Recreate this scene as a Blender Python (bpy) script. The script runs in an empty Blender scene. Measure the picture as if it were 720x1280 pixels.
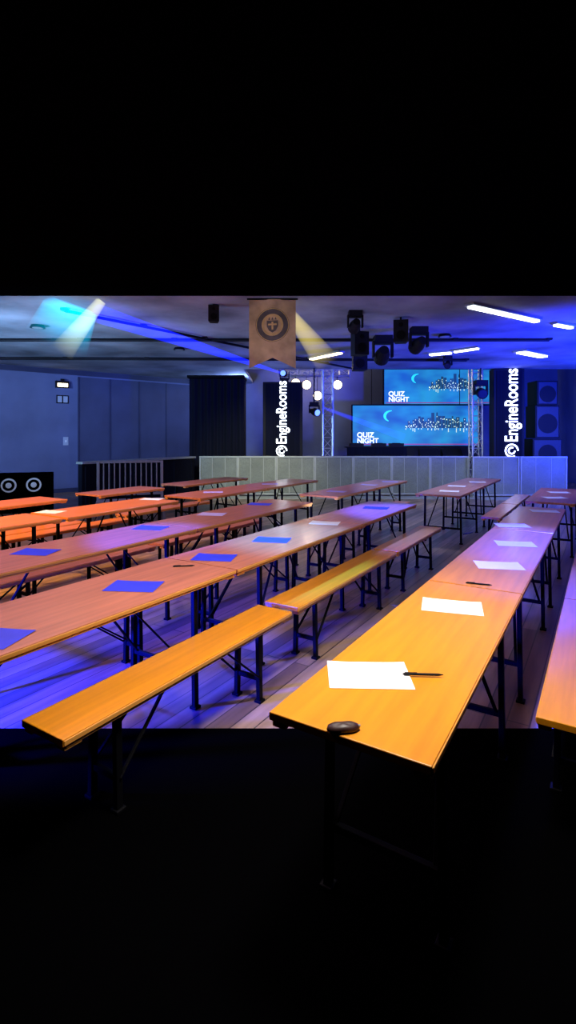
import bpy, math, random
from mathutils import Vector, Matrix
random.seed(4)
sc = bpy.context.scene
sc.view_settings.view_transform = 'Standard'
TH = math.atan(395/640.0); C = math.cos(TH); S = math.sin(TH)
def uv(u, v):            # hall grid: u along the table rows, v across them
    return (u*S + v*C, u*C - v*S)

# ---------------------------------------------------------------- materials
def mat(name, col, rough=0.5, metal=0.0, spec=0.5, var=0.0, scale=6.0, stretch=(1,1,1), emit=None, es=0.0, coat=0.0, bump=0.0):
    m = bpy.data.materials.new(name); m.use_nodes = True
    nt = m.node_tree; b = nt.nodes['Principled BSDF']
    b.inputs['Base Color'].default_value = (*col, 1)
    b.inputs['Roughness'].default_value = rough
    b.inputs['Metallic'].default_value = metal
    b.inputs['Specular IOR Level'].default_value = spec
    b.inputs['Coat Weight'].default_value = coat
    b.inputs['Coat Roughness'].default_value = 0.15
    if emit:
        b.inputs['Emission Color'].default_value = (*emit, 1)
        b.inputs['Emission Strength'].default_value = es
    if var > 0 or bump > 0:
        tc = nt.nodes.new('ShaderNodeTexCoord'); mp = nt.nodes.new('ShaderNodeMapping')
        mp.inputs['Scale'].default_value = stretch
        nz = nt.nodes.new('ShaderNodeTexNoise'); nz.inputs['Scale'].default_value = scale
        nz.inputs['Detail'].default_value = 5
        nt.links.new(tc.outputs['Object'], mp.inputs['Vector']); nt.links.new(mp.outputs[0], nz.inputs['Vector'])
        if var > 0:
            cr = nt.nodes.new('ShaderNodeValToRGB')
            cr.color_ramp.elements[0].position = 0.3; cr.color_ramp.elements[1].position = 0.7
            cr.color_ramp.elements[0].color = (*[c*(1-var) for c in col], 1)
            cr.color_ramp.elements[1].color = (*[min(1, c*(1+var)) for c in col], 1)
            nt.links.new(nz.outputs['Fac'], cr.inputs[0]); nt.links.new(cr.outputs[0], b.inputs['Base Color'])
        if bump > 0:
            bp = nt.nodes.new('ShaderNodeBump'); bp.inputs['Strength'].default_value = bump
            nt.links.new(nz.outputs['Fac'], bp.inputs['Height']); nt.links.new(bp.outputs[0], b.inputs['Normal'])
    return m

wood_o = mat('varnished_pine_orange', (0.66, 0.235, 0.005), 0.36, var=0.13, scale=3, stretch=(9, .6, 1), coat=.15)
wood_m = mat('varnished_pine_mauve_lit', (0.50, 0.17, 0.085), 0.33, var=0.2, scale=3, stretch=(9, .6, 1), coat=.2)  # same pine as the orange tables, mauve light put into the colour
wood_r = mat('varnished_pine_red_lit', (0.66, 0.19, 0.02), 0.35, var=0.16, scale=3, stretch=(9, .6, 1), coat=.15)  # same pine again, red-orange light worked into its base colour
edge_o = mat('pine_edge', (0.75, 0.33, 0.06), 0.5)
steel = mat('black_powder_steel', (0.002, 0.002, 0.003), 0.6, spec=.08)
alu = mat('aluminium_truss', (0.6, 0.6, 0.6), 0.35, metal=.7, var=.15)
galv = mat('galvanised_frame', (0.34, 0.36, 0.36), 0.5, metal=.3, var=.1)
blackp = mat('black_plastic', (0.006, 0.006, 0.010), 0.6, spec=.15)
glassd = mat('dark_lens_glass', (0.01, 0.012, 0.03), 0.5, spec=.2)
darkmat = mat('dead_black', (0.0006, 0.0006, 0.0008), 1.0, spec=0.0)
wallm = mat('navy_wall_paint', (0.10, 0.13, 0.27), 0.7, var=.2, scale=.8)
wallb = mat('blue_grey_wall_paint', (0.09, 0.11, 0.22), 0.7, var=.25, scale=.8)
walld = mat('dark_navy_panel', (0.022, 0.030, 0.08), 0.6, var=.2, scale=1.2)
wallp = mat('partition_navy_cloth', (0.040, 0.052, 0.12), 0.8, var=.2, scale=1.2)
ceilm = mat('ceiling_paint_grey', (0.25, 0.28, 0.34), 0.85, spec=.1, var=.5, scale=.8)
paper = mat('white_paper', (0.85, 0.87, 0.9), 0.7, var=.03)
bpaper = mat('blue_lit_paper', (0.02, 0.035, 0.75), 0.6, var=.1)  # sheets with the blue stage light put into their colour
ppaper = mat('lilac_lit_paper', (0.5, 0.42, 0.75), 0.6, var=.06)  # sheet tinted lilac, violet light carried by the base colour
lampw = mat('lamp_glow_white', (1, 1, 1), emit=(.85, .95, 1), es=6)
lampwarm = mat('lamp_glow_warm', (1, .9, .7), emit=(1, .8, .45), es=5)
lampb = mat('lens_glow_blue', (.2, .3, 1), emit=(.1, .2, 1), es=3)
ledw = mat('led_letters', (1, 1, 1), emit=(.85, .95, 1), es=3.2)
capw = mat('screen_caption_white', (.8, .85, .9), emit=(.9, .95, 1), es=1.3)
drape = mat('black_drape', (0.004, 0.005, 0.012), .85, spec=.1, var=.3, scale=2, stretch=(12, 1, .2))

# ---------------------------------------------------------------- mesh builder
class MB:
    def __init__(s): s.v = []; s.f = []; s.m = []
    def box(s, c, size, m=0, rot=None):
        n = len(s.v); hx, hy, hz = size[0]/2, size[1]/2, size[2]/2
        for dx, dy, dz in [(-1,-1,-1),(1,-1,-1),(1,1,-1),(-1,1,-1),(-1,-1,1),(1,-1,1),(1,1,1),(-1,1,1)]:
            p = Vector((dx*hx, dy*hy, dz*hz))
            if rot: p = rot @ p
            s.v.append(tuple(p + Vector(c)))
        for q in [(0,3,2,1),(4,5,6,7),(0,1,5,4),(1,2,6,5),(2,3,7,6),(3,0,4,7)]:
            s.f.append(tuple(n+i for i in q)); s.m.append(m)
    def bar(s, a, b, w, m=0, h=None):
        a = Vector(a); b = Vector(b); d = b-a
        q = d.to_track_quat('Z', 'Y').to_matrix()
        s.box((a+b)/2, (w, h or w, d.length), m, q)
    def cyl(s, a, b, r, m=0, seg=12, r2=None, cap=True):
        a = Vector(a); b = Vector(b); d = b-a; q = d.to_track_quat('Z', 'Y').to_matrix()
        r2 = r if r2 is None else r2; n = len(s.v)
        for k in range(seg):
            t = 2*math.pi*k/seg
            s.v.append(tuple(a + q @ Vector((r*math.cos(t), r*math.sin(t), 0))))
        for k in range(seg):
            t = 2*math.pi*k/seg
            s.v.append(tuple(b + q @ Vector((r2*math.cos(t), r2*math.sin(t), 0))))
        for k in range(seg):
            j = (k+1) % seg
            s.f.append((n+k, n+j, n+seg+j, n+seg+k)); s.m.append(m)
        if cap:
            s.f.append(tuple(n+k for k in reversed(range(seg)))); s.m.append(m)
            s.f.append(tuple(n+seg+k for k in range(seg))); s.m.append(m)
    def poly(s, pts, m=0):
        n = len(s.v); s.v += [tuple(p) for p in pts]; s.f.append(tuple(range(n, n+len(pts)))); s.m.append(m)
    def make(s, name, mats, loc=(0,0,0), rz=0, parent=None, bevel=0):
        me = bpy.data.meshes.new(name); me.from_pydata(s.v, [], s.f)
        for mm in mats: me.materials.append(mm)
        for i, p in enumerate(me.polygons): p.material_index = s.m[i]
        me.update()
        o = bpy.data.objects.new(name, me); sc.collection.objects.link(o)
        o.location = loc; o.rotation_euler = (0, 0, rz)
        if parent: o.parent = parent
        if bevel:
            b = o.modifiers.new('bevel', 'BEVEL'); b.width = bevel; b.segments = 2; b.limit_method = 'ANGLE'
        return o
def empty(name, loc=(0,0,0), rz=0):
    o = bpy.data.objects.new(name, None); sc.collection.objects.link(o); o.location = loc; o.rotation_euler = (0,0,rz); return o

# ---------------------------------------------------------------- beer tables & benches
def trestle(name, u0, u1, v0, v1, H, wood, edge=edge_o, legs=None):
    L = u1-u0; W = v1-v0; x, y = uv((u0+u1)/2, (v0+v1)/2)
    b = MB(); t = 0.027 if H > .6 else 0.03
    b.box((0, 0, H-t/2), (W, L, t), 0)
    for sx in (-1, 1):
        b.box((sx*(W/2-.012), 0, H-t-.006), (.02, L-.03, .012), 1)
        b.box((sx*(W/2+.001), 0, H-t/2-.001), (.006, L-.008, t*.75), 1)
    for sy in (-1, 1):
        ye = sy*(L/2-min(.34, L*.18)); hw = W/2-.05
        for sx in (-1, 1):
            b.bar((sx*hw, ye, 0.0), (sx*(hw-.01), ye, H-t), .034, 2, .028)
            b.box((sx*hw, ye, .008), (.05, .05, .016), 2)
        b.box((0, ye, H-t-.018), (2*hw, .03, .03), 2)
        b.box((0, ye, H*.30), (2*hw, .024, .028), 2)
        for sx in (-.35, .35):
            b.bar((sx*W, ye, H*.30), (sx*W*.6, ye-sy*min(.42, L*.2), H-t-.01), .018, 2, .010)
        b.box((0, ye-sy*min(.42, L*.2), H-t-.012), (W*.6, .04, .022), 2)
        for sx in (-1, 1):
            b.box((sx*(W/2-.03), sy*(L/2-.05), H-t-.012), (.05, .08, .02), 1)
    return b.make(name, [wood, edge, steel], (x, y, 0), -TH, bevel=.003)
def table(u0, u1, v0, v1, wood): return trestle('beer_table', u0, u1, v0, v1, .77, wood)
def bench(u0, u1, v0, v1, wood): return trestle('beer_bench', u0, u1, v0, v1, .48, wood)
G = .012
# row 1 (nearest, right)
table(1.36, 3.12-G, -.91, -.39, wood_o); table(3.12, 5.2-G, -.91, -.39, wood_o); table(5.2, 7.0, -.91, -.39, wood_o)
table(7.6, 9.7, -.91, -.32, wood_m)
bench(2.36, 4.2-G, -.24, .01, wood_o); bench(4.2, 6.3, -.24, .01, wood_o)
# row 2
table(.5, 2.7-G, -2.70, -2.06, wood_m); table(2.7, 4.75-G, -2.70, -2.06, wood_m); table(4.75, 6.5, -2.70, -2.06, wood_m)
bench(1.22, 2.92, -2.045, -1.77, wood_o); bench(3.0, 4.95, -2.045, -1.77, wood_o); bench(4.99, 6.6, -2.045, -1.77, wood_o)
bench(.9, 2.9, -3.02, -2.77, wood_m); bench(3.0, 4.9, -3.02, -2.77, wood_m); bench(5.0, 6.5, -3.02, -2.77, wood_m)
table(7.7, 9.45-G, -2.46, -1.80, wood_m); table(9.45, 11.2, -2.46, -1.80, wood_m)
bench(7.8, 9.5, -1.52, -1.26, wood_m); bench(9.55, 11.2, -1.52, -1.26, wood_m)
# row 3
table(1.4, 3.7-G, -3.95, -3.29, wood_m); table(3.7, 5.95, -3.95, -3.29, wood_m)
table(6.7, 8.2-G, -3.93, -3.29, wood_m); table(8.2, 9.8, -3.93, -3.29, wood_m)
bench(1.8, 3.9, -4.32, -4.06, wood_m); bench(4.0, 5.9, -4.32, -4.06, wood_m)
bench(6.8, 8.9, -3.2, -2.95, wood_m)
# row 4
table(1.8, 3.4-G, -5.6, -4.92, wood_r); table(3.45, 5.15, -5.6, -4.92, wood_r)
table(5.5, 7.2-G, -5.55, -4.85, wood_m); table(7.2, 9.0, -5.55, -4.85, wood_m)
bench(2.5, 4.4, -4.85, -4.6, wood_m); bench(5.6, 7.6, -4.8, -4.55, wood_m)
bench(3.0, 5.0, -5.95, -5.7, wood_r)
# row 5
table(2.4, 4.45, -7.0, -6.35, wood_r); table(5.0, 6.3, -6.95, -6.35, wood_m); table(6.8, 8.7, -6.95, -6.35, wood_m)
bench(2.6, 4.5, -6.27, -6.02, wood_r); bench(5.2, 7.1, -6.27, -6.02, wood_m)

# ---------------------------------------------------------------- papers & pens
def sheet(x, y, rz, m, name='quiz_sheet', w=.297, h=.21):
    b = MB(); nx, ny = 6, 4
    pts = {}
    for i in range(nx+1):
        for j in range(ny+1):
            z = .0012 + .003*(abs(i/nx-.5)*2)**4*(j/ny)
            pts[i, j] = len(b.v); b.v.append(((i/nx-.5)*w, (j/ny-.5)*h, z))
    for i in range(nx):
        for j in range(ny):
            b.f.append((pts[i,j], pts[i+1,j], pts[i+1,j+1], pts[i,j+1])); b.m.append(0)
    o = b.make(name, [m], (x, y, .7705), math.radians(rz)); return o
for x, y, r, m in [(.297,1.885,-2,paper),(.845,2.64,-17,paper),(1.43,3.476,-10,paper),(1.85,4.17,-12,paper),(2.2,5.03,-8,paper),(3.0,5.99,-14,paper),
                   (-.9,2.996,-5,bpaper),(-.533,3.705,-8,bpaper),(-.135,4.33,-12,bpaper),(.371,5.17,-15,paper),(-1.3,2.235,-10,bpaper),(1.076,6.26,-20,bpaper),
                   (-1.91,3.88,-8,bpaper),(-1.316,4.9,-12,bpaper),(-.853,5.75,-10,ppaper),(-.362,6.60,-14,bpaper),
                   (-2.75,5.93,-15,paper),(-1.894,7.13,-10,paper)]:
    sheet(x, y, r, m)
for u, v in [(8.3,-2.1),(9.2,-2.2),(10.2,-2.05),(7.3,-3.6),(8.6,-3.6),(9.4,-3.5),(6.2,-5.2),(7.8,-5.2),(8.2,-.6),(3.3,-6.7),(9.0,-.6)]:
    x, y = uv(u, v); sheet(x, y, random.uniform(-30, 10), paper if v > -3 else ppaper)
def pen(x, y, z, rz):
    b = MB(); b.cyl((-.07,0,0), (.055,0,0), .0045, 0, 10); b.cyl((.055,0,0), (.072,0,0), .0045, 0, 10, .001)
    b.cyl((-.075,0,0), (-.07,0,0), .003, 0, 8); b.box((-.045,0,.0055), (.045,.003,.002), 0)
    b.make('ballpoint_pen', [blackp], (x, y, z), math.radians(rz))
pen(.495, 1.872, .7785, -3); pen(1.13, 3.03, .7752, -20); pen(-.70, 3.45, .7752, 10); pen(1.62, 4.6, .7752, 35)
lea = mat('dark_brown_leather', (.03,.008,.006), .45, var=.3, scale=30)
b = MB(); N=20; rings=[(.062,0),(.070,.005),(.066,.013),(.045,.019),(.015,.021)]
for r_,z in rings:
    for k in range(N):
        t=2*math.pi*k/N; b.v.append((r_*math.cos(t)*.72, r_*math.sin(t)*.34, z+.0015*math.sin(3*t)))
for i in range(4):
    for k in range(N):
        j=(k+1)%N; b.f.append((i*N+k,i*N+j,(i+1)*N+j,(i+1)*N+k)); b.m.append(0)
b.f.append(tuple(4*N+k for k in range(N))); b.m.append(0); b.f.append(tuple(reversed(range(N)))); b.m.append(0)
b.cyl((.03,0,.010),(.052,0,.010),.004,1,10)
o=b.make('leather_coin_pouch',[lea,galv],(.165,1.53,.7715),.1)
for p in o.data.polygons: p.use_smooth=True

# ---------------------------------------------------------------- room shell
fm = bpy.data.materials.new('worn_floorboards'); fm.use_nodes = True
nt = fm.node_tree; bs = nt.nodes['Principled BSDF']
tc = nt.nodes.new('ShaderNodeTexCoord'); mp = nt.nodes.new('ShaderNodeMapping'); mp.inputs['Rotation'].default_value = (0,0,TH-math.pi/2)
br = nt.nodes.new('ShaderNodeTexBrick'); br.inputs['Scale'].default_value = 1.0
br.inputs['Brick Width'].default_value = 3.2; br.inputs['Row Height'].default_value = .12
br.inputs['Mortar Size'].default_value = .005; br.inputs['Mortar Smooth'].default_value = .3; br.inputs['Bias'].default_value = -.1
br.inputs['Color1'].default_value = (.14,.085,.058,1); br.inputs['Color2'].default_value = (.36,.235,.165,1); br.inputs['Mortar'].default_value = (.03,.02,.015,1)
nz = nt.nodes.new('ShaderNodeTexNoise'); nz.inputs['Scale'].default_value = 1.6; nz.inputs['Detail'].default_value = 8
mp2 = nt.nodes.new('ShaderNodeMapping'); mp2.inputs['Scale'].default_value=(.8,9,1)
mx = nt.nodes.new('ShaderNodeMixRGB'); mx.blend_type='OVERLAY'; mx.inputs[0].default_value=1
nt.links.new(tc.outputs['Object'], mp.inputs[0]); nt.links.new(mp.outputs[0], br.inputs[0])
nt.links.new(mp.outputs[0], mp2.inputs[0]); nt.links.new(mp2.outputs[0], nz.inputs[0])
nt.links.new(br.outputs[0], mx.inputs[1]); nt.links.new(nz.outputs[0], mx.inputs[2]); nt.links.new(mx.outputs[0], bs.inputs['Base Color'])
bs.inputs['Roughness'].default_value = .38
b = MB(); b.box((-1.5, 10.945, -.05), (23, 16.11, .1), 0); b.make('floor', [fm])
b = MB(); b.box((-1.5, -.055, -.05), (23, 5.89, .1), 0); b.make('floor_black_unlit', [darkmat])  # no carpet: floor nearest the camera coloured black to read as unlit
b = MB(); b.box((-1.5, 11.03, 3.65), (23, 7.8, .1), 0); b.box((-7.15,16.97,3.65),(11.7,4.08,.1),0); b.make('ceiling', [ceilm])
b = MB(); b.box((4.35, 16.97, 4.65), (11.3, 4.08, .1), 0); b.box((4.35,14.96,4.15),(11.3,.05,.9),0); b.make('ceiling_stage', [walld])
b = MB(); b.box((-1.5, 2.065, 3.65), (23, 10.13, .1), 0); b.make('ceiling_black_section', [darkmat])  # ceiling nearest the camera coloured black in place of darkness
b = MB(); b.box((-1.5, 19.05, 2.3), (23, .1, 4.6), 0); b.make('wall_back', [wallb])
b = MB(); b.box((10.05, 8, 2.3), (.1, 22, 4.6), 0); b.make('wall_right', [wallm])
b = MB(); b.box((-1.5, -3.05, 1.8), (23, .1, 3.6), 0); b.make('wall_front', [darkmat])
A = Vector((-13.0, 9.39, 0)); Bp = Vector((-2.2, 18.75, 0)); D = (Bp-A); Lw = D.length; ang = math.atan2(D.y, D.x); Dn = D/Lw; Nn = Vector((Dn.y, -Dn.x, 0))
mid = (A+Bp)/2
b = MB(); b.box((0, .06, 1.8), (Lw, .12, 3.6), 0); b.make('wall_left', [wallm], tuple(mid), ang)
b = MB(); b.box((-13.05, 3.2, 1.8), (.1, 12.4, 3.6), 0); b.make('wall_side', [darkmat])
def wl(s, off=0.0, z=0.0):
    p = A + Dn*s + Nn*off; return (p.x, p.y, z)
# dark folding partition over part of the left wall
s0 = 7.94; s1 = 13.06
def onleft(xpx):
    t = (xpx-360)/640.0
    return (t*A.y - A.x)/(Dn.x - t*Dn.y)
s0 = onleft(97); s1 = onleft(238)
b = MB(); b.box((0,0,1.70), (s1-s0, .06, 3.40), 0)
for k in range(5): b.box((-(s1-s0)/2+k*(s1-s0)/4, -.04, 1.70), (.03,.02,3.40), 1)
b.make('drape_partition', [wallp, walld], wl((s0+s1)/2, .04), ang)
b = MB(); b.box((0,0,0), (Lw, .03, .14), 0); b.make('trim_1', [walld], wl(Lw/2, .02, 3.52), ang)
b = MB(); b.box((0,0,0), (Lw, .03, .12), 0); b.make('baseboard_left', [walld], wl(Lw/2, .02, .06), ang)
b = MB(); b.box((0,0,0), (.36,.09,.2), 0); b.box((0,-.05,-.02), (.28,.02,.1), 1); b.box((0,-.03,.13),(.1,.05,.06),0)
b.make('emergency_exit_light', [blackp, lampwarm], wl(onleft(77), .05, 3.15), ang)
sgn = mat('notice_sheet', (.35,.42,.55), .6)
b = MB(); b.box((0,0,0), (.34,.015,.24), 0); b.box((-.08,-.01,0),(.12,.006,.18),1); b.box((.08,-.01,0),(.12,.006,.18),1)
b.make('wall_notice', [blackp, sgn], wl(onleft(78), .01, 2.72), ang)
b = MB(); b.box((0,0,0), (.14,.02,.24), 0); b.box((0,-.014,0),(.03,.012,.06),1); b.make('light_switch', [sgn, paper], wl(onleft(82), .012, 1.5), ang)

ha = Vector((-4.47, 11.0, 0)); hb = Vector((-2.62, 14.05, 0)); hd = hb-ha
b = MB(); b.box((0,0,.52), (hd.length, .12, 1.04), 0); b.box((0,0,1.07), (hd.length+.04, .22, .05), 1)
for k in range(6): b.box((-hd.length/2+.1+k*(hd.length-.2)/5, -.07, .5), (.05,.02,.98), 0)
b.make('half_wall_counter', [drape, galv], tuple((ha+hb)/2), math.atan2(hd.y, hd.x), bevel=.006)

b = MB(); W = 1.15
for sx in (-1,1):
    b.bar((sx*W/2,0,0), (sx*W/2,.1,1.16), .05, 0); b.bar((sx*W/2,-.42,0), (sx*W/2,-.42,.46), .05, 0); b.box((sx*W/2,-.2,.43),(.05,.45,.04),0)
b.box((0,.1,1.16), (W+.05,.04,.04), 0); b.box((0,.045,.56), (W,.04,.05), 0)
for k in range(11):
    x = -W/2+W*(k+1)/12; b.bar((x,.05,.56), (x,.1,1.14), .022, 0, .02)
for k in range(4): b.box((0,-.06-.11*k,.47), (W+.04,.09,.025), 1)
slat = mat('slat_grey_wood', (.09,.085,.12), .6, var=.2)
b.make('slatted_settle', [slat, slat], (-2.95, 9.6, 0), math.radians(18), bevel=.004)

cone = mat('speaker_ring', (.45,.48,.55), .4, emit=(.5,.55,.7), es=.12)  # faint glow painted onto the rings; speakers carry no lamp
b = MB(); b.box((0,0,.42), (1.1,.5,.84), 0)
for sx in (-.28,.20):
    b.cyl((sx,-.25,.6),(sx,-.275,.6), .15, 1, 28); b.cyl((sx,-.275,.6),(sx,-.28,.6), .115, 0, 28)
    b.cyl((sx,-.28,.6),(sx,-.295,.6), .06, 1, 20, .03)
b.make('twin_subwoofer_cabinet', [darkmat, cone], (-5.75, 11.2, 0), math.radians(20), bevel=.01)

# ---------------------------------------------------------------- crowd barrier
bm_ = bpy.data.materials.new('perforated_sheet'); bm_.use_nodes = True
nt = bm_.node_tree; bs = nt.nodes['Principled BSDF']
tc = nt.nodes.new('ShaderNodeTexCoord'); vo = nt.nodes.new('ShaderNodeTexVoronoi'); vo.inputs['Scale'].default_value = 70
cr = nt.nodes.new('ShaderNodeValToRGB'); cr.color_ramp.elements[0].position=.2; cr.color_ramp.elements[1].position=.5
cr.color_ramp.elements[0].color=(.13,.14,.13,1); cr.color_ramp.elements[1].color=(.28,.31,.28,1)
n2 = nt.nodes.new('ShaderNodeTexNoise'); n2.inputs['Scale'].default_value=1.7
mx = nt.nodes.new('ShaderNodeMixRGB'); mx.blend_type='MULTIPLY'; mx.inputs[0].default_value=.6
nt.links.new(tc.outputs['Object'], vo.inputs['Vector']); nt.links.new(vo.outputs['Distance'], cr.inputs[0]); nt.links.new(tc.outputs['Object'], n2.inputs['Vector'])
nt.links.new(cr.outputs[0], mx.inputs[1]); nt.links.new(n2.outputs['Fac'], mx.inputs[2]); nt.links.new(mx.outputs[0], bs.inputs['Base Color'])
bs.inputs['Roughness'].default_value=.45; bs.inputs['Metallic'].default_value=.2
root = empty('crowd_barrier', (0,0,0))
def barrier_panel(x0, x1, y, H):
    b = MB(); w = x1-x0
    b.box((0,.0,H/2+.04), (w-.05,.006,H-.12), 0)
    for sx in (-1,1): b.box((sx*(w/2-.02),0,H/2), (.035,.05,H), 1)
    b.box((0,0,H-.02), (w,.07,.04), 1); b.box((0,0,.07), (w,.05,.04), 1)
    for k in (1,2): b.box((-w/2+w*k/3,-.008,H/2), (.014,.012,H-.1), 1)
    b.box((0,-.3,.006), (w-.04,.6,.012), 1)
    for sx in (-1,1): b.bar((sx*(w/2-.06),.03,H*.85), (sx*(w/2-.06),.3,.02), .03, 1)
    b.make('panel', [bm_, galv, steel], ((x0+x1)/2, y, 0), parent=root)
xs = -2.42
while xs < 4.9-.1:
    barrier_panel(xs, xs+1.05, 14.0, 1.1); xs += 1.05
xs0 = xs
for k in range(2): barrier_panel(xs0+.02+k*1.28, xs0+1.28+k*1.28, 13.75, 1.1)

# ---------------------------------------------------------------- stage
b = MB(); b.box((3.55, 17.2, .45), (9.2, 3.2, .9), 0); b.box((3.55,15.57,.88),(9.2,.06,.06),1); b.make('stage_platform', [walld, steel])
b = MB(); b.box((0,0,.4), (1.9,.55,.04), 0); b.box((0,-.26,.2), (1.86,.03,.4), 1)
for sx in (-.6,.1,.65): b.box((sx,0,.47), (.42,.35,.1), 0); b.cyl((sx,0,.52),(sx,0,.53),.13,1,20)
for sx in (-1,1): b.bar((sx*.85,.2,0),(sx*.85,.2,.4),.04,0)
b.make('dj_desk', [blackp, drape], (2.75, 16.1, .902), bevel=.005)
def monitor(x, y, z, rz):
    b = MB(); b.poly([(-.3,-.2,0),(.3,-.2,0),(.3,.2,0),(-.3,.2,0)])
    pr=[(-.2,0),(.2,0),(.2,.32),(.05,.36),(-.2,.1)]
    n=len(b.v)
    for sx in (-.3,.3): b.v += [(sx,a,c) for a,c in pr]
    b.f += [tuple(n+i for i in range(5)), tuple(n+9-i for i in range(5))]; b.m += [0,0]
    for i in range(5):
        j=(i+1)%5; b.f.append((n+j,n+i,n+5+i,n+5+j)); b.m.append(0)
    b.make('stage_monitor_wedge',[blackp],(x,y,z),rz)
for x in (.1, 4.4, 5.1): monitor(x, 15.95, .902, 0)

def screen_mat(name, c1, c2, st):
    m = bpy.data.materials.new(name); m.use_nodes=True; nt=m.node_tree
    bs=nt.nodes['Principled BSDF']; bs.inputs['Base Color'].default_value=(.01,.01,.02,1)
    tc=nt.nodes.new('ShaderNodeTexCoord'); nz=nt.nodes.new('ShaderNodeTexNoise'); nz.inputs['Scale'].default_value=.9
    mp=nt.nodes.new('ShaderNodeMapping'); mp.inputs['Scale'].default_value=(1,1,2)
    cr=nt.nodes.new('ShaderNodeValToRGB'); cr.color_ramp.elements[0].position=.35; cr.color_ramp.elements[1].position=.65
    cr.color_ramp.elements[0].color=(*c1,1); cr.color_ramp.elements[1].color=(*c2,1)
    nt.links.new(tc.outputs['Object'],mp.inputs[0]); nt.links.new(mp.outputs[0],nz.inputs[0]); nt.links.new(nz.outputs['Fac'],cr.inputs[0])
    nt.links.new(cr.outputs[0],bs.inputs['Emission Color']); bs.inputs['Emission Strength'].default_value=st
    return m
scm = screen_mat('screen_picture_blue', (.01,.11,.52), (.02,.30,.68), 1.05)
skyl = mat('skyline_dark', (.01,.03,.08), emit=(.01,.05,.14), es=1)
skyg = mat('skyline_lights', (.5,.7,.6), emit=(.6,.75,.6), es=1.1)
cyan = mat('screen_swoosh', (.1,.8,1), emit=(.02,.7,1), es=1.1)
redm = mat('screen_red_stripe', (.3,.05,.2), emit=(.35,.04,.25), es=.8)
def screen(name, x0, x1, z0, z1, y, sx0, sx1, ztop):
    r = empty(name, ((x0+x1)/2, y, (z0+z1)/2)); w=x1-x0; h=z1-z0
    b=MB(); b.box((0,.06,0),(w+.08,.1,h+.08),0); b.make('frame',[blackp],parent=r,bevel=.01)
    b=MB(); b.poly([(-w/2,0,-h/2),(w/2,0,-h/2),(w/2,0,h/2),(-w/2,0,h/2)]); b.make('picture',[scm],parent=r)
    b=MB(); rnd=random.Random(7)
    x=sx0
    while x<sx1:
        bw=rnd.uniform(.04,.12); t=(x-sx0)/(sx1-sx0); hh=rnd.uniform(.08,.22)*(1+1.6*math.sin(math.pi*t))
        X=x-(x0+x1)/2; zb=-.06*h
        b.poly([(X,-.004,zb),(X+bw,-.004,zb),(X+bw,-.004,zb+hh),(X,-.004,zb+hh)],0)
        for k in range(4):
            xx=X+rnd.uniform(0,bw*.7); zz=zb+rnd.uniform(0,hh*.85)
            b.poly([(xx,-.008,zz),(xx+.025,-.008,zz),(xx+.025,-.008,zz+.03),(xx,-.008,zz+.03)],1)
        if rnd.random()<.75:
            l=rnd.uniform(.04,.16); b.poly([(X,-.006,zb-l),(X+.025,-.006,zb-l),(X+.025,-.006,zb-.01),(X,-.006,zb-.01)],1)
        x+=bw+.01
    b.make('skyline',[skyl,skyg],parent=r)
    b=MB(); pts=[math.pi*(.45+.95*k/12) for k in range(13)]
    cxx=-w*.2
    for k in range(12):
        t0=pts[k]; t1=pts[k+1]; th=.02+.05*math.sin(math.pi*k/12); th2=.02+.05*math.sin(math.pi*(k+1)/12)
        R=h*.14
        b.poly([(cxx+1.3*R*math.cos(t0),-.005,.24*h+R*math.sin(t0)),(cxx+1.3*(R-th)*math.cos(t0),-.005,.24*h+(R-th)*math.sin(t0)),
                (cxx+1.3*(R-th2)*math.cos(t1),-.005,.24*h+(R-th2)*math.sin(t1)),(cxx+1.3*R*math.cos(t1),-.005,.24*h+R*math.sin(t1))],0)
    b.make('swoosh',[cyan],parent=r)
    cu=bpy.data.curves.new('caption','FONT'); cu.body='QUIZ\nNIGHT'; cu.size=.23; cu.offset=.006; cu.space_line=.85
    o=bpy.data.objects.new('caption',cu); sc.collection.objects.link(o); o.data.materials.append(capw); o.parent=r
    o.rotation_euler=(math.pi/2,0,0); o.location=(-w/2+.14,-.01,-h/2+.28)
    b=MB(); b.poly([(-w/2+.05,-.006,-h/2+.03),(w/2-.05,-.006,-h/2+.03),(w/2-.05,-.006,-h/2+.06),(-w/2+.05,-.006,-h/2+.06)]); b.make('ticker',[redm],parent=r)
    for sx in (-.35,.35):
        b=MB(); b.cyl((sx*w,.06,h/2),(sx*w,.06,ztop-(z0+z1)/2),.012,0,8); b.make('hanger_wire',[steel],parent=r)
screen('video_screen', 3.35, 7.2, 2.76, 3.96, 17.8, 4.9, 6.6, 4.6)
screen('video_screen', 2.15, 6.35, 1.33, 2.66, 17.0, 3.9, 6.1, 4.6)

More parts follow.
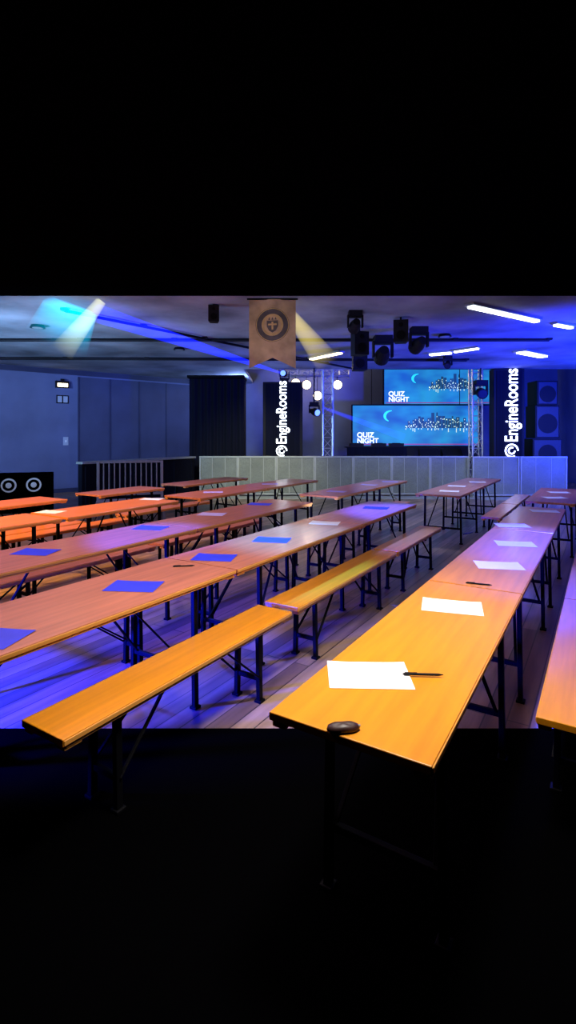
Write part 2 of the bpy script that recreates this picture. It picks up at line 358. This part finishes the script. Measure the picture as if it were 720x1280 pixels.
def tower(x0, x1, ztop, y, tx, t0, t1, gw):
    r = empty('led_sign_tower', ((x0+x1)/2, y, 0)); w=x1-x0
    b=MB(); b.box((0,.2,ztop/2),(w,.35,ztop),0); b.box((0,.02,ztop/2),(w*.86,.02,ztop-.1),1); b.box((0,.2,.02),(w+.1,.5,.04),0)
    b.make('casing',[blackp,drape],parent=r,bevel=.01)
    cu=bpy.data.curves.new('lettering','FONT'); cu.body='EngineRooms'; cu.size=1; cu.offset=.008; cu.extrude=.01
    o=bpy.data.objects.new('lettering',cu); sc.collection.objects.link(o); bpy.context.view_layer.update()
    wd=o.dimensions.x; L=t1-t0-gw*1.05
    sx=L/wd; sy=gw/0.72*.95
    M=Matrix(((0,-1,0),(0,0,-1),(1,0,0))).to_4x4()
    o.data.materials.append(ledw); o.parent=r
    o.matrix_local=Matrix.Translation((tx-(x0+x1)/2+gw*.42,0,t0+gw*1.05)) @ M @ Matrix.Diagonal((sx,sy,1,1))
    b=MB(); cx=tx-(x0+x1)/2; cz=t0+gw*.45; R=gw*.5
    for a0,a1,ra in [(0,300,1.0),(60,360,.55)]:
        N=20
        for k in range(N):
            p=math.radians(a0+(a1-a0)*k/N); q=math.radians(a0+(a1-a0)*(k+1)/N)
            b.poly([(cx+R*ra*math.cos(p),-.004,cz+R*ra*math.sin(p)),(cx+R*ra*math.cos(q),-.004,cz+R*ra*math.sin(q)),
                    (cx+R*(ra-.22)*math.cos(q),-.004,cz+R*(ra-.22)*math.sin(q)),(cx+R*(ra-.22)*math.cos(p),-.004,cz+R*(ra-.22)*math.sin(p))])
    b.make('emblem',[ledw],parent=r)
tower(-.72, .42, 3.2, 14.65, -.18, 1.08, 3.20, .32)
tower(5.90, 6.78, 3.58, 14.65, 6.40, 1.05, 3.55, .40)

b=MB(); N=40; w=1.56
for k in range(N):
    x0=-w/2+w*k/N; x1=-w/2+w*(k+1)/N; y0=.03*math.sin(k*1.3); y1=.03*math.sin((k+1)*1.3)
    b.poly([(x0,y0-.4,0),(x1,y1-.4,0),(x1,y1-.4,3.3),(x0,y0-.4,3.3)],0)
b.box((0,.05,1.65),(w,.7,3.3),0); b.box((0,-.1,3.34),(w+.06,1.0,.07),1)
b.make('stage_curtain_booth',[drape,steel],(-2.05,15.1,0))

# stacked PA cabinets at the right of the stage
grl=mat('speaker_grille_dark',(.012,.014,.03),.6,var=.4,scale=60)
b=MB()
for k,(z0,h,w_) in enumerate([(0,.78,.85),(.79,.78,.85),(1.58,.95,.7),(2.54,.7,.6)]):
    b.box((0,0,z0+h/2),(w_,.6,h),0); b.box((0,-.305,z0+h/2),(w_-.08,.02,h-.08),1)
    b.cyl((0,-.315,z0+h*.45),(0,-.325,z0+h*.45),min(.28,h*.34),0,24)
b.make('loudspeaker_stack',[blackp,grl],(7.45,15.0,0),bevel=.012)

def truss(name, a, b_, w=.29, m=alu):
    a=Vector(a); b_=Vector(b_); d=b_-a; L=d.length; q=d.to_track_quat('Z','Y').to_matrix()
    B=MB(); h=w/2; cs=[(-h,-h),(h,-h),(h,h),(-h,h)]
    T=lambda x,y,z: a+q@Vector((x,y,z))
    for x,y in cs: B.cyl(T(x,y,0),T(x,y,L),.025,0,8)
    n=max(1,int(L/.32))
    for k in range(n):
        z0=L*k/n; z1=L*(k+1)/n
        for i in range(4):
            p=cs[i]; r=cs[(i+1)%4]
            if k%2: p,r=r,p
            B.cyl(T(p[0],p[1],z0),T(r[0],r[1],z1),.011,0,6)
            B.cyl(T(p[0],p[1],z0),T(r[0],r[1],z0),.011,0,6)
    for z in (0,L): B.box(T(0,0,z-(0.02 if z else -.02)),(w+.1,w+.1,.03),0,q)
    return B.make(name,[m])
truss('lighting_truss',(1.18,15.28,0),(1.18,15.28,4.5))
truss('lighting_truss',(5.60,15.28,0),(5.60,15.28,4.5))

def moving_head(loc, aim, hang=True, s=1.0, lens=lampb, drop=0):
    r=empty('moving_head_light',loc); sg=-1 if hang else 1
    b=MB(); b.box((0,0,sg*.05*s),(.26*s,.22*s,.1*s),0)
    for sx in (-1,1): b.box((sx*.14*s,0,sg*.2*s),(.03*s,.1*s,.24*s),0)
    b.box((0,0,sg*.11*s),(.3*s,.12*s,.03*s),0)
    if drop: b.cyl((0,0,0),(0,0,drop),.02,0,8)
    c=Vector((0,0,sg*.27*s)); d=(Vector(aim)-Vector(loc)-c).normalized()
    b.cyl(c-d*.14*s,c+d*.02*s,.07*s,0,16,.11*s); b.cyl(c+d*.02*s,c+d*.16*s,.11*s,0,16,.115*s)
    b.cyl(c+d*.16*s,c+d*.163*s,.09*s,1,16)
    b.make('body',[blackp,lens],parent=r)
moving_head((5.55,14.75,3.25),(5,5,0),drop=.35,lens=glassd,s=1.3); moving_head((.75,14.7,2.62),(4,10,1),drop=.98); moving_head((-.1,14.85,3.215),(-2.6,7.3,3.5),hang=False,s=.9,)
def pendant(x,y,z,rz,s=1.0):
    b=MB(); pr=[(-.16,-.14),(.16,-.14),(.12,.16),(-.12,.16)]; h=.24*s
    n=len(b.v)
    for zz in (-h,h): b.v += [(px*s,py*s,zz) for px,py in pr]
    b.f += [(n+3,n+2,n+1,n),(n+4,n+5,n+6,n+7)]; b.m += [0,0]
    for i in range(4):
        j=(i+1)%4; b.f.append((n+i,n+j,n+4+j,n+4+i)); b.m.append(0)
    b.cyl((0,-.14*s,-.1*s),(0,-.155*s,-.1*s),.10*s,1,20); b.cyl((0,-.14*s,.13*s),(0,-.15*s,.13*s),.05*s,1,16)
    b.bar((0,0,h),(0,0,3.6-z),.03,0)
    b.make('hanging_loudspeaker',[blackp,steel],(x,y,z),rz,bevel=.008)
pendant(1.25,9.0,3.27,.3,.85); pendant(1.85,8.4,3.36,-.2,.75)
moving_head((1.85,10.0,3.6),(2,20,0),lens=glassd,s=1.3); moving_head((2.35,9.2,3.6),(0,20,0),lens=glassd,s=1.1)
moving_head((1.05,8.0,3.6),(0,20,0),lens=glassd,s=.8)
moving_head((3.9,12.5,3.6),(2,8,0),lens=glassd,s=.7)
pendant(-1.1,7.6,3.46,.1,.5)
pendant(1.55,11.2,3.32,.1,1.0)

truss('lighting_truss',(-.3,16.6,3.7),(2.0,16.6,3.7),.22)
for x,z in [(.25,3.35),(.6,3.3),(.95,2.95),(1.6,3.3)]:
    b=MB(); b.cyl((0,.1,0),(0,-.1,0),.13,0,16,.16); b.cyl((0,-.101,0),(0,-.105,0),.14,1,16); b.bar((0,0,.1),(0,0,3.6-z),.02,0)
    b.make('par_can_lamp',[blackp,lampwarm],(x,16.6,z))

def tube(p, q, w=.09, m=lampw):
    p=Vector(p); q=Vector(q); d=(q-p); L=d.length
    b=MB(); b.box((0,0,.03),(L,w*1.7,.04),1); b.box((0,0,-.005),(L-.06,w,.03),0)
    b.make('tube_light_fixture',[m,galv],tuple((p+q)/2),math.atan2(d.y,d.x),bevel=.004)
tube((2.65,7.5,3.55),(4.15,8.5,3.55),.10); tube((5.25,11.6,3.55),(6.15,12.3,3.55),.2)
tube((.56,12.7,3.55),(1.22,11.7,3.55),.12,lampwarm); tube((3.3,12.0,3.55),(3.75,11.7,3.55),.15); tube((3.75,11.6,3.55),(4.15,11.1,3.55),.08)
tube((4.55,8.75,3.55),(5.0,9.0,3.55),.08)
# dark surface conduits & cable tray on the ceiling
for (p,q,r_) in [((-6.0,10.2,3.56),(5.2,10.2,3.56),.03),((-3.4,7.8,3.56),(1.9,14.6,3.56),.025),((-7.5,12.6,3.56),(4.5,12.9,3.56),.035)]:
    b=MB(); b.cyl(p,q,r_,0,10)
    for k in range(7):
        t=k/6; c=[p[i]+(q[i]-p[i])*t for i in range(3)]; b.box((c[0],c[1],3.58),(.1,.1,.04),0)
    b.make('ceiling_conduit',[blackp])
for x,y in [(-4.4,9.0),(-2.4,11.3),(-.3,10.6),(3.0,9.8)]:
    b=MB(); b.cyl((0,0,0),(0,0,-.05),.10,0,20,.13); b.cyl((0,0,-.05),(0,0,-.055),.09,1,20); b.make('ceiling_downlight',[blackp,galv],(x,y,3.6))

# ---------------------------------------------------------------- hanging pennant
ban = mat('banner_cloth_tan',(.38,.26,.17),.8,var=.3,scale=5); band=mat('banner_print_brown',(.06,.05,.06),.8,var=.3,scale=12)
bang = mat('banner_print_gold',(.40,.27,.12),.7,var=.2,scale=12)
r = empty('hanging_pennant_banner',(-.22,7.24,0))
def bx(x,z): return .02*math.sin(x*12+z*3)
b=MB(); W=.66; NX=12; NZ=14; zt=3.58
idx={}
for i in range(NX+1):
    for j in range(NZ+1):
        x=-W/2+W*i/NX; zb=2.60+ .16*(1-abs(x)/(W/2)); z=zt+(zb-zt)*j/NZ
        idx[i,j]=len(b.v); b.v.append((x,bx(x,z),z))
for i in range(NX):
    for j in range(NZ):
        b.f.append((idx[i,j],idx[i,j+1],idx[i+1,j+1],idx[i+1,j])); b.m.append(0)
b.make('cloth',[ban],parent=r)
b=MB(); z0=3.22
def disc(rad, wd, m, off):
    for k in range(28):
        p=2*math.pi*k/28; q=2*math.pi*(k+1)/28
        P=[(rad*math.cos(p),rad*math.sin(p)),(rad*math.cos(q),rad*math.sin(q)),((rad-wd)*math.cos(q),(rad-wd)*math.sin(q)),((rad-wd)*math.cos(p),(rad-wd)*math.sin(p))]
        b.poly([(x,bx(x,z0+z)-off,z0+z) for x,z in P],m)
disc(.24,.085,0,.006); disc(.15,.03,1,.008); disc(.235,.012,1,.009)
sh=[(-.08,.06),(.08,.06),(.08,-.02),(.05,-.08),(0,-.11),(-.05,-.08),(-.08,-.02)]
b.poly([(x,bx(x,z0+z)-.014,z0+z) for x,z in sh],0)
for k in range(3):
    x=-.06+.045*k; b.poly([(x,bx(x,z0)-.016,z0+.07),(x+.03,bx(x,z0)-.016,z0+.07),(x+.015,bx(x,z0)-.016,z0+.11)],0)
b.poly([(x,bx(x,z0+z)-.02,z0+z) for x,z in [(-.012,.04),(.012,.04),(.012,-.07),(-.012,-.07)]],1)
b.poly([(x,bx(x,z0+z)-.02,z0+z) for x,z in [(-.06,.015),(.06,.015),(.06,-.008),(-.06,-.008)]],1)
b.make('emblem',[band,bang],parent=r)
b=MB(); b.cyl((-W/2-.03,0,3.585),(W/2+.03,0,3.585),.012,0,10); b.make('rod',[steel],parent=r)

# ---------------------------------------------------------------- haze beams (glowing fog cones)
def beam(a, b_, r0, r1, col, st, power=1.5):
    a=Vector(a); b_=Vector(b_); L=(b_-a).length
    B=MB(); B.cyl((0,0,0),(0,0,L),r0,0,24,r1)
    m=bpy.data.materials.new('haze_beam_fog'); m.use_nodes=True; nt=m.node_tree; nt.nodes.remove(nt.nodes['Principled BSDF'])
    em=nt.nodes.new('ShaderNodeEmission'); em.inputs[0].default_value=(*col,1)
    tc=nt.nodes.new('ShaderNodeTexCoord'); sp=nt.nodes.new('ShaderNodeSeparateXYZ'); s1_=nt.nodes.new('ShaderNodeMath'); s1_.operation='SUBTRACT'; s1_.inputs[0].default_value=1
    pw=nt.nodes.new('ShaderNodeMath'); pw.operation='POWER'; pw.inputs[1].default_value=power
    ml=nt.nodes.new('ShaderNodeMath'); ml.operation='MULTIPLY'; ml.inputs[1].default_value=st
    nt.links.new(tc.outputs['Generated'],sp.inputs[0]); nt.links.new(sp.outputs['Z'],s1_.inputs[1]); nt.links.new(s1_.outputs[0],pw.inputs[0]); nt.links.new(pw.outputs[0],ml.inputs[0]); nt.links.new(ml.outputs[0],em.inputs[1])
    nt.links.new(em.outputs[0],nt.nodes['Material Output'].inputs['Volume'])
    o=B.make('light_beam_haze',[m]); o.location=a; o.rotation_mode='QUATERNION'; o.rotation_quaternion=(b_-a).to_track_quat('Z','Y')
beam((-.15,14.5,3.42),(-2.75,7.4,3.42),.03,.14,(.003,.01,1),5.5,.1)
beam((-2.66,7.3,3.58),(-3.22,7.25,2.82),.07,.17,(.75,.75,.35),6,1.1)
beam((-3.15,7.5,3.58),(-3.45,7.6,3.0),.36,.46,(.0,.38,.65),4.4,1.5)
beam((-.10,7.4,3.58),(.62,7.7,2.72),.06,.20,(.75,.6,.15),6,1.1)
beam((1.0,14.5,2.45),(3.3,14.4,1.6),.04,.12,(.01,.03,1),7,.6)

# ---------------------------------------------------------------- lights
def spot(loc, tgt, col, e, ang_, blend=.5, rad=.08, name='spot_lamp'):
    l=bpy.data.lights.new(name,'SPOT'); l.color=col; l.energy=e; l.spot_size=math.radians(ang_); l.spot_blend=blend; l.shadow_soft_size=rad
    o=bpy.data.objects.new(name,l); sc.collection.objects.link(o); o.location=loc
    o.rotation_euler=(Vector(tgt)-Vector(loc)).to_track_quat('-Z','Y').to_euler(); return o
def area(loc, tgt, col, e, sx, sy, name='ceiling_panel_lamp'):
    l=bpy.data.lights.new(name,'AREA'); l.color=col; l.energy=e; l.shape='RECTANGLE'; l.size=sx; l.size_y=sy
    o=bpy.data.objects.new(name,l); sc.collection.objects.link(o); o.location=loc
    o.rotation_euler=(Vector(tgt)-Vector(loc)).to_track_quat('-Z','Y').to_euler(); return o
spot((.5,1.9,3.5),(.15,2.5,.6),(1,.92,.84),540,72,.9,.35)
area((.3,2.9,3.5),(.3,3.4,0),(1,.9,.8),60,1.4,1.4)
area((-2.4,4.0,3.5),(-2.0,4.2,0),(1,.60,.78),98,2.0,2.0)
# orange-red wash over far left rows
spot((-5.2,4.6,3.4),(-3.5,6.0,.7),(1,.5,.12),1500,55,.6,.2)
# blue patches
spot((3.2,6.4,3.45),(2.0,4.4,.77),(.03,.045,1),4200,25,.8)
spot((.6,6.9,3.5),(1.35,5.9,.6),(.03,.05,1),5500,32,.8)
spot((-3.0,2.4,.62),(-1.35,3.45,0),(.003,.012,1),4800,70,.5,.05,name='added_blue_floor_lamp')  # added lamp below the table, out of view, makes the blue floor pool
spot((-2.1,6.2,3.5),(-.9,4.1,.0),(.02,.06,1),2800,24,.6)
spot((-.9,5.4,3.5),(.3,4.2,.0),(.05,.35,1),1900,30,.8)
spot((2.6,5.2,3.4),(1.1,2.95,.0),(.02,.04,1),1100,20,.7)
# room washes
spot((-6.5,6.8,1.4),(-4,10.0,3.6),(.33,.60,1),1500,110,1,.3)
spot((0.5,6.5,.5),(1.0,10.5,3.6),(.35,.42,1),200,110,1,.3)
spot((8.0,7.0,1.3),(6.2,9.6,3.6),(.01,.03,1),9500,85,.9,.3)
spot((8.6,11.0,1.9),(7.6,15.5,2.6),(.01,.04,1),2200,110,.9,.3)
spot((-8.5,6.5,3.0),(-8.0,14.0,2.2),(.38,.55,1),2500,50,1,.2)
spot((-4.5,8.0,3.3),(-4.5,15.8,1.8),(.25,.36,1),1000,45,1,.2)
# barrier wash
spot((-.2,9.2,3.4),(-.8,14.1,.6),(1,1,.66),1000,50,.9,.2)
spot((3.2,9.2,3.4),(3.4,14.1,.5),(.8,.95,1),560,60,.9,.2)
spot((6.5,9.5,3.4),(6.8,14.1,.8),(.4,.52,1),750,60,.9,.2)
# banner key: lamp added to brighten the banner
spot((-.6,5.2,2.9),(-.22,7.24,3.15),(1,.9,.75),36,32,.6,.1)
# far tables
spot((2.2,8.3,3.4),(3.0,9.2,.7),(.65,.7,1),300,100,.9,.3)
spot((-2.0,8.6,3.4),(-1.6,8.2,.7),(.85,.6,.9),290,110,.9,.3)
l=bpy.data.lights.new('stage_warm_lamp','POINT'); l.energy=110; l.color=(1,.8,.5); l.shadow_soft_size=.1
o=bpy.data.objects.new('stage_warm_lamp',l); sc.collection.objects.link(o); o.location=(.7,17.6,3.9)
l=bpy.data.lights.new('stage_blue_lamp','POINT'); l.energy=130; l.color=(.3,.45,1); l.shadow_soft_size=.1
o=bpy.data.objects.new('stage_blue_lamp',l); sc.collection.objects.link(o); o.location=(-1.6,16.6,3.2)

w=bpy.data.worlds.new('hall_ambient'); sc.world=w; w.use_nodes=True
w.node_tree.nodes['Background'].inputs[0].default_value=(.10,.14,.35,1); w.node_tree.nodes['Background'].inputs[1].default_value=.12

# ---------------------------------------------------------------- camera
cam=bpy.data.cameras.new('camera'); co=bpy.data.objects.new('camera',cam); sc.collection.objects.link(co)
co.location=(0,0,1.65); co.rotation_euler=(math.pi/2,0,0)
cam.sensor_fit='HORIZONTAL'; cam.sensor_width=36; cam.lens=32; cam.shift_y=-95/720; cam.clip_end=100
sc.camera=co
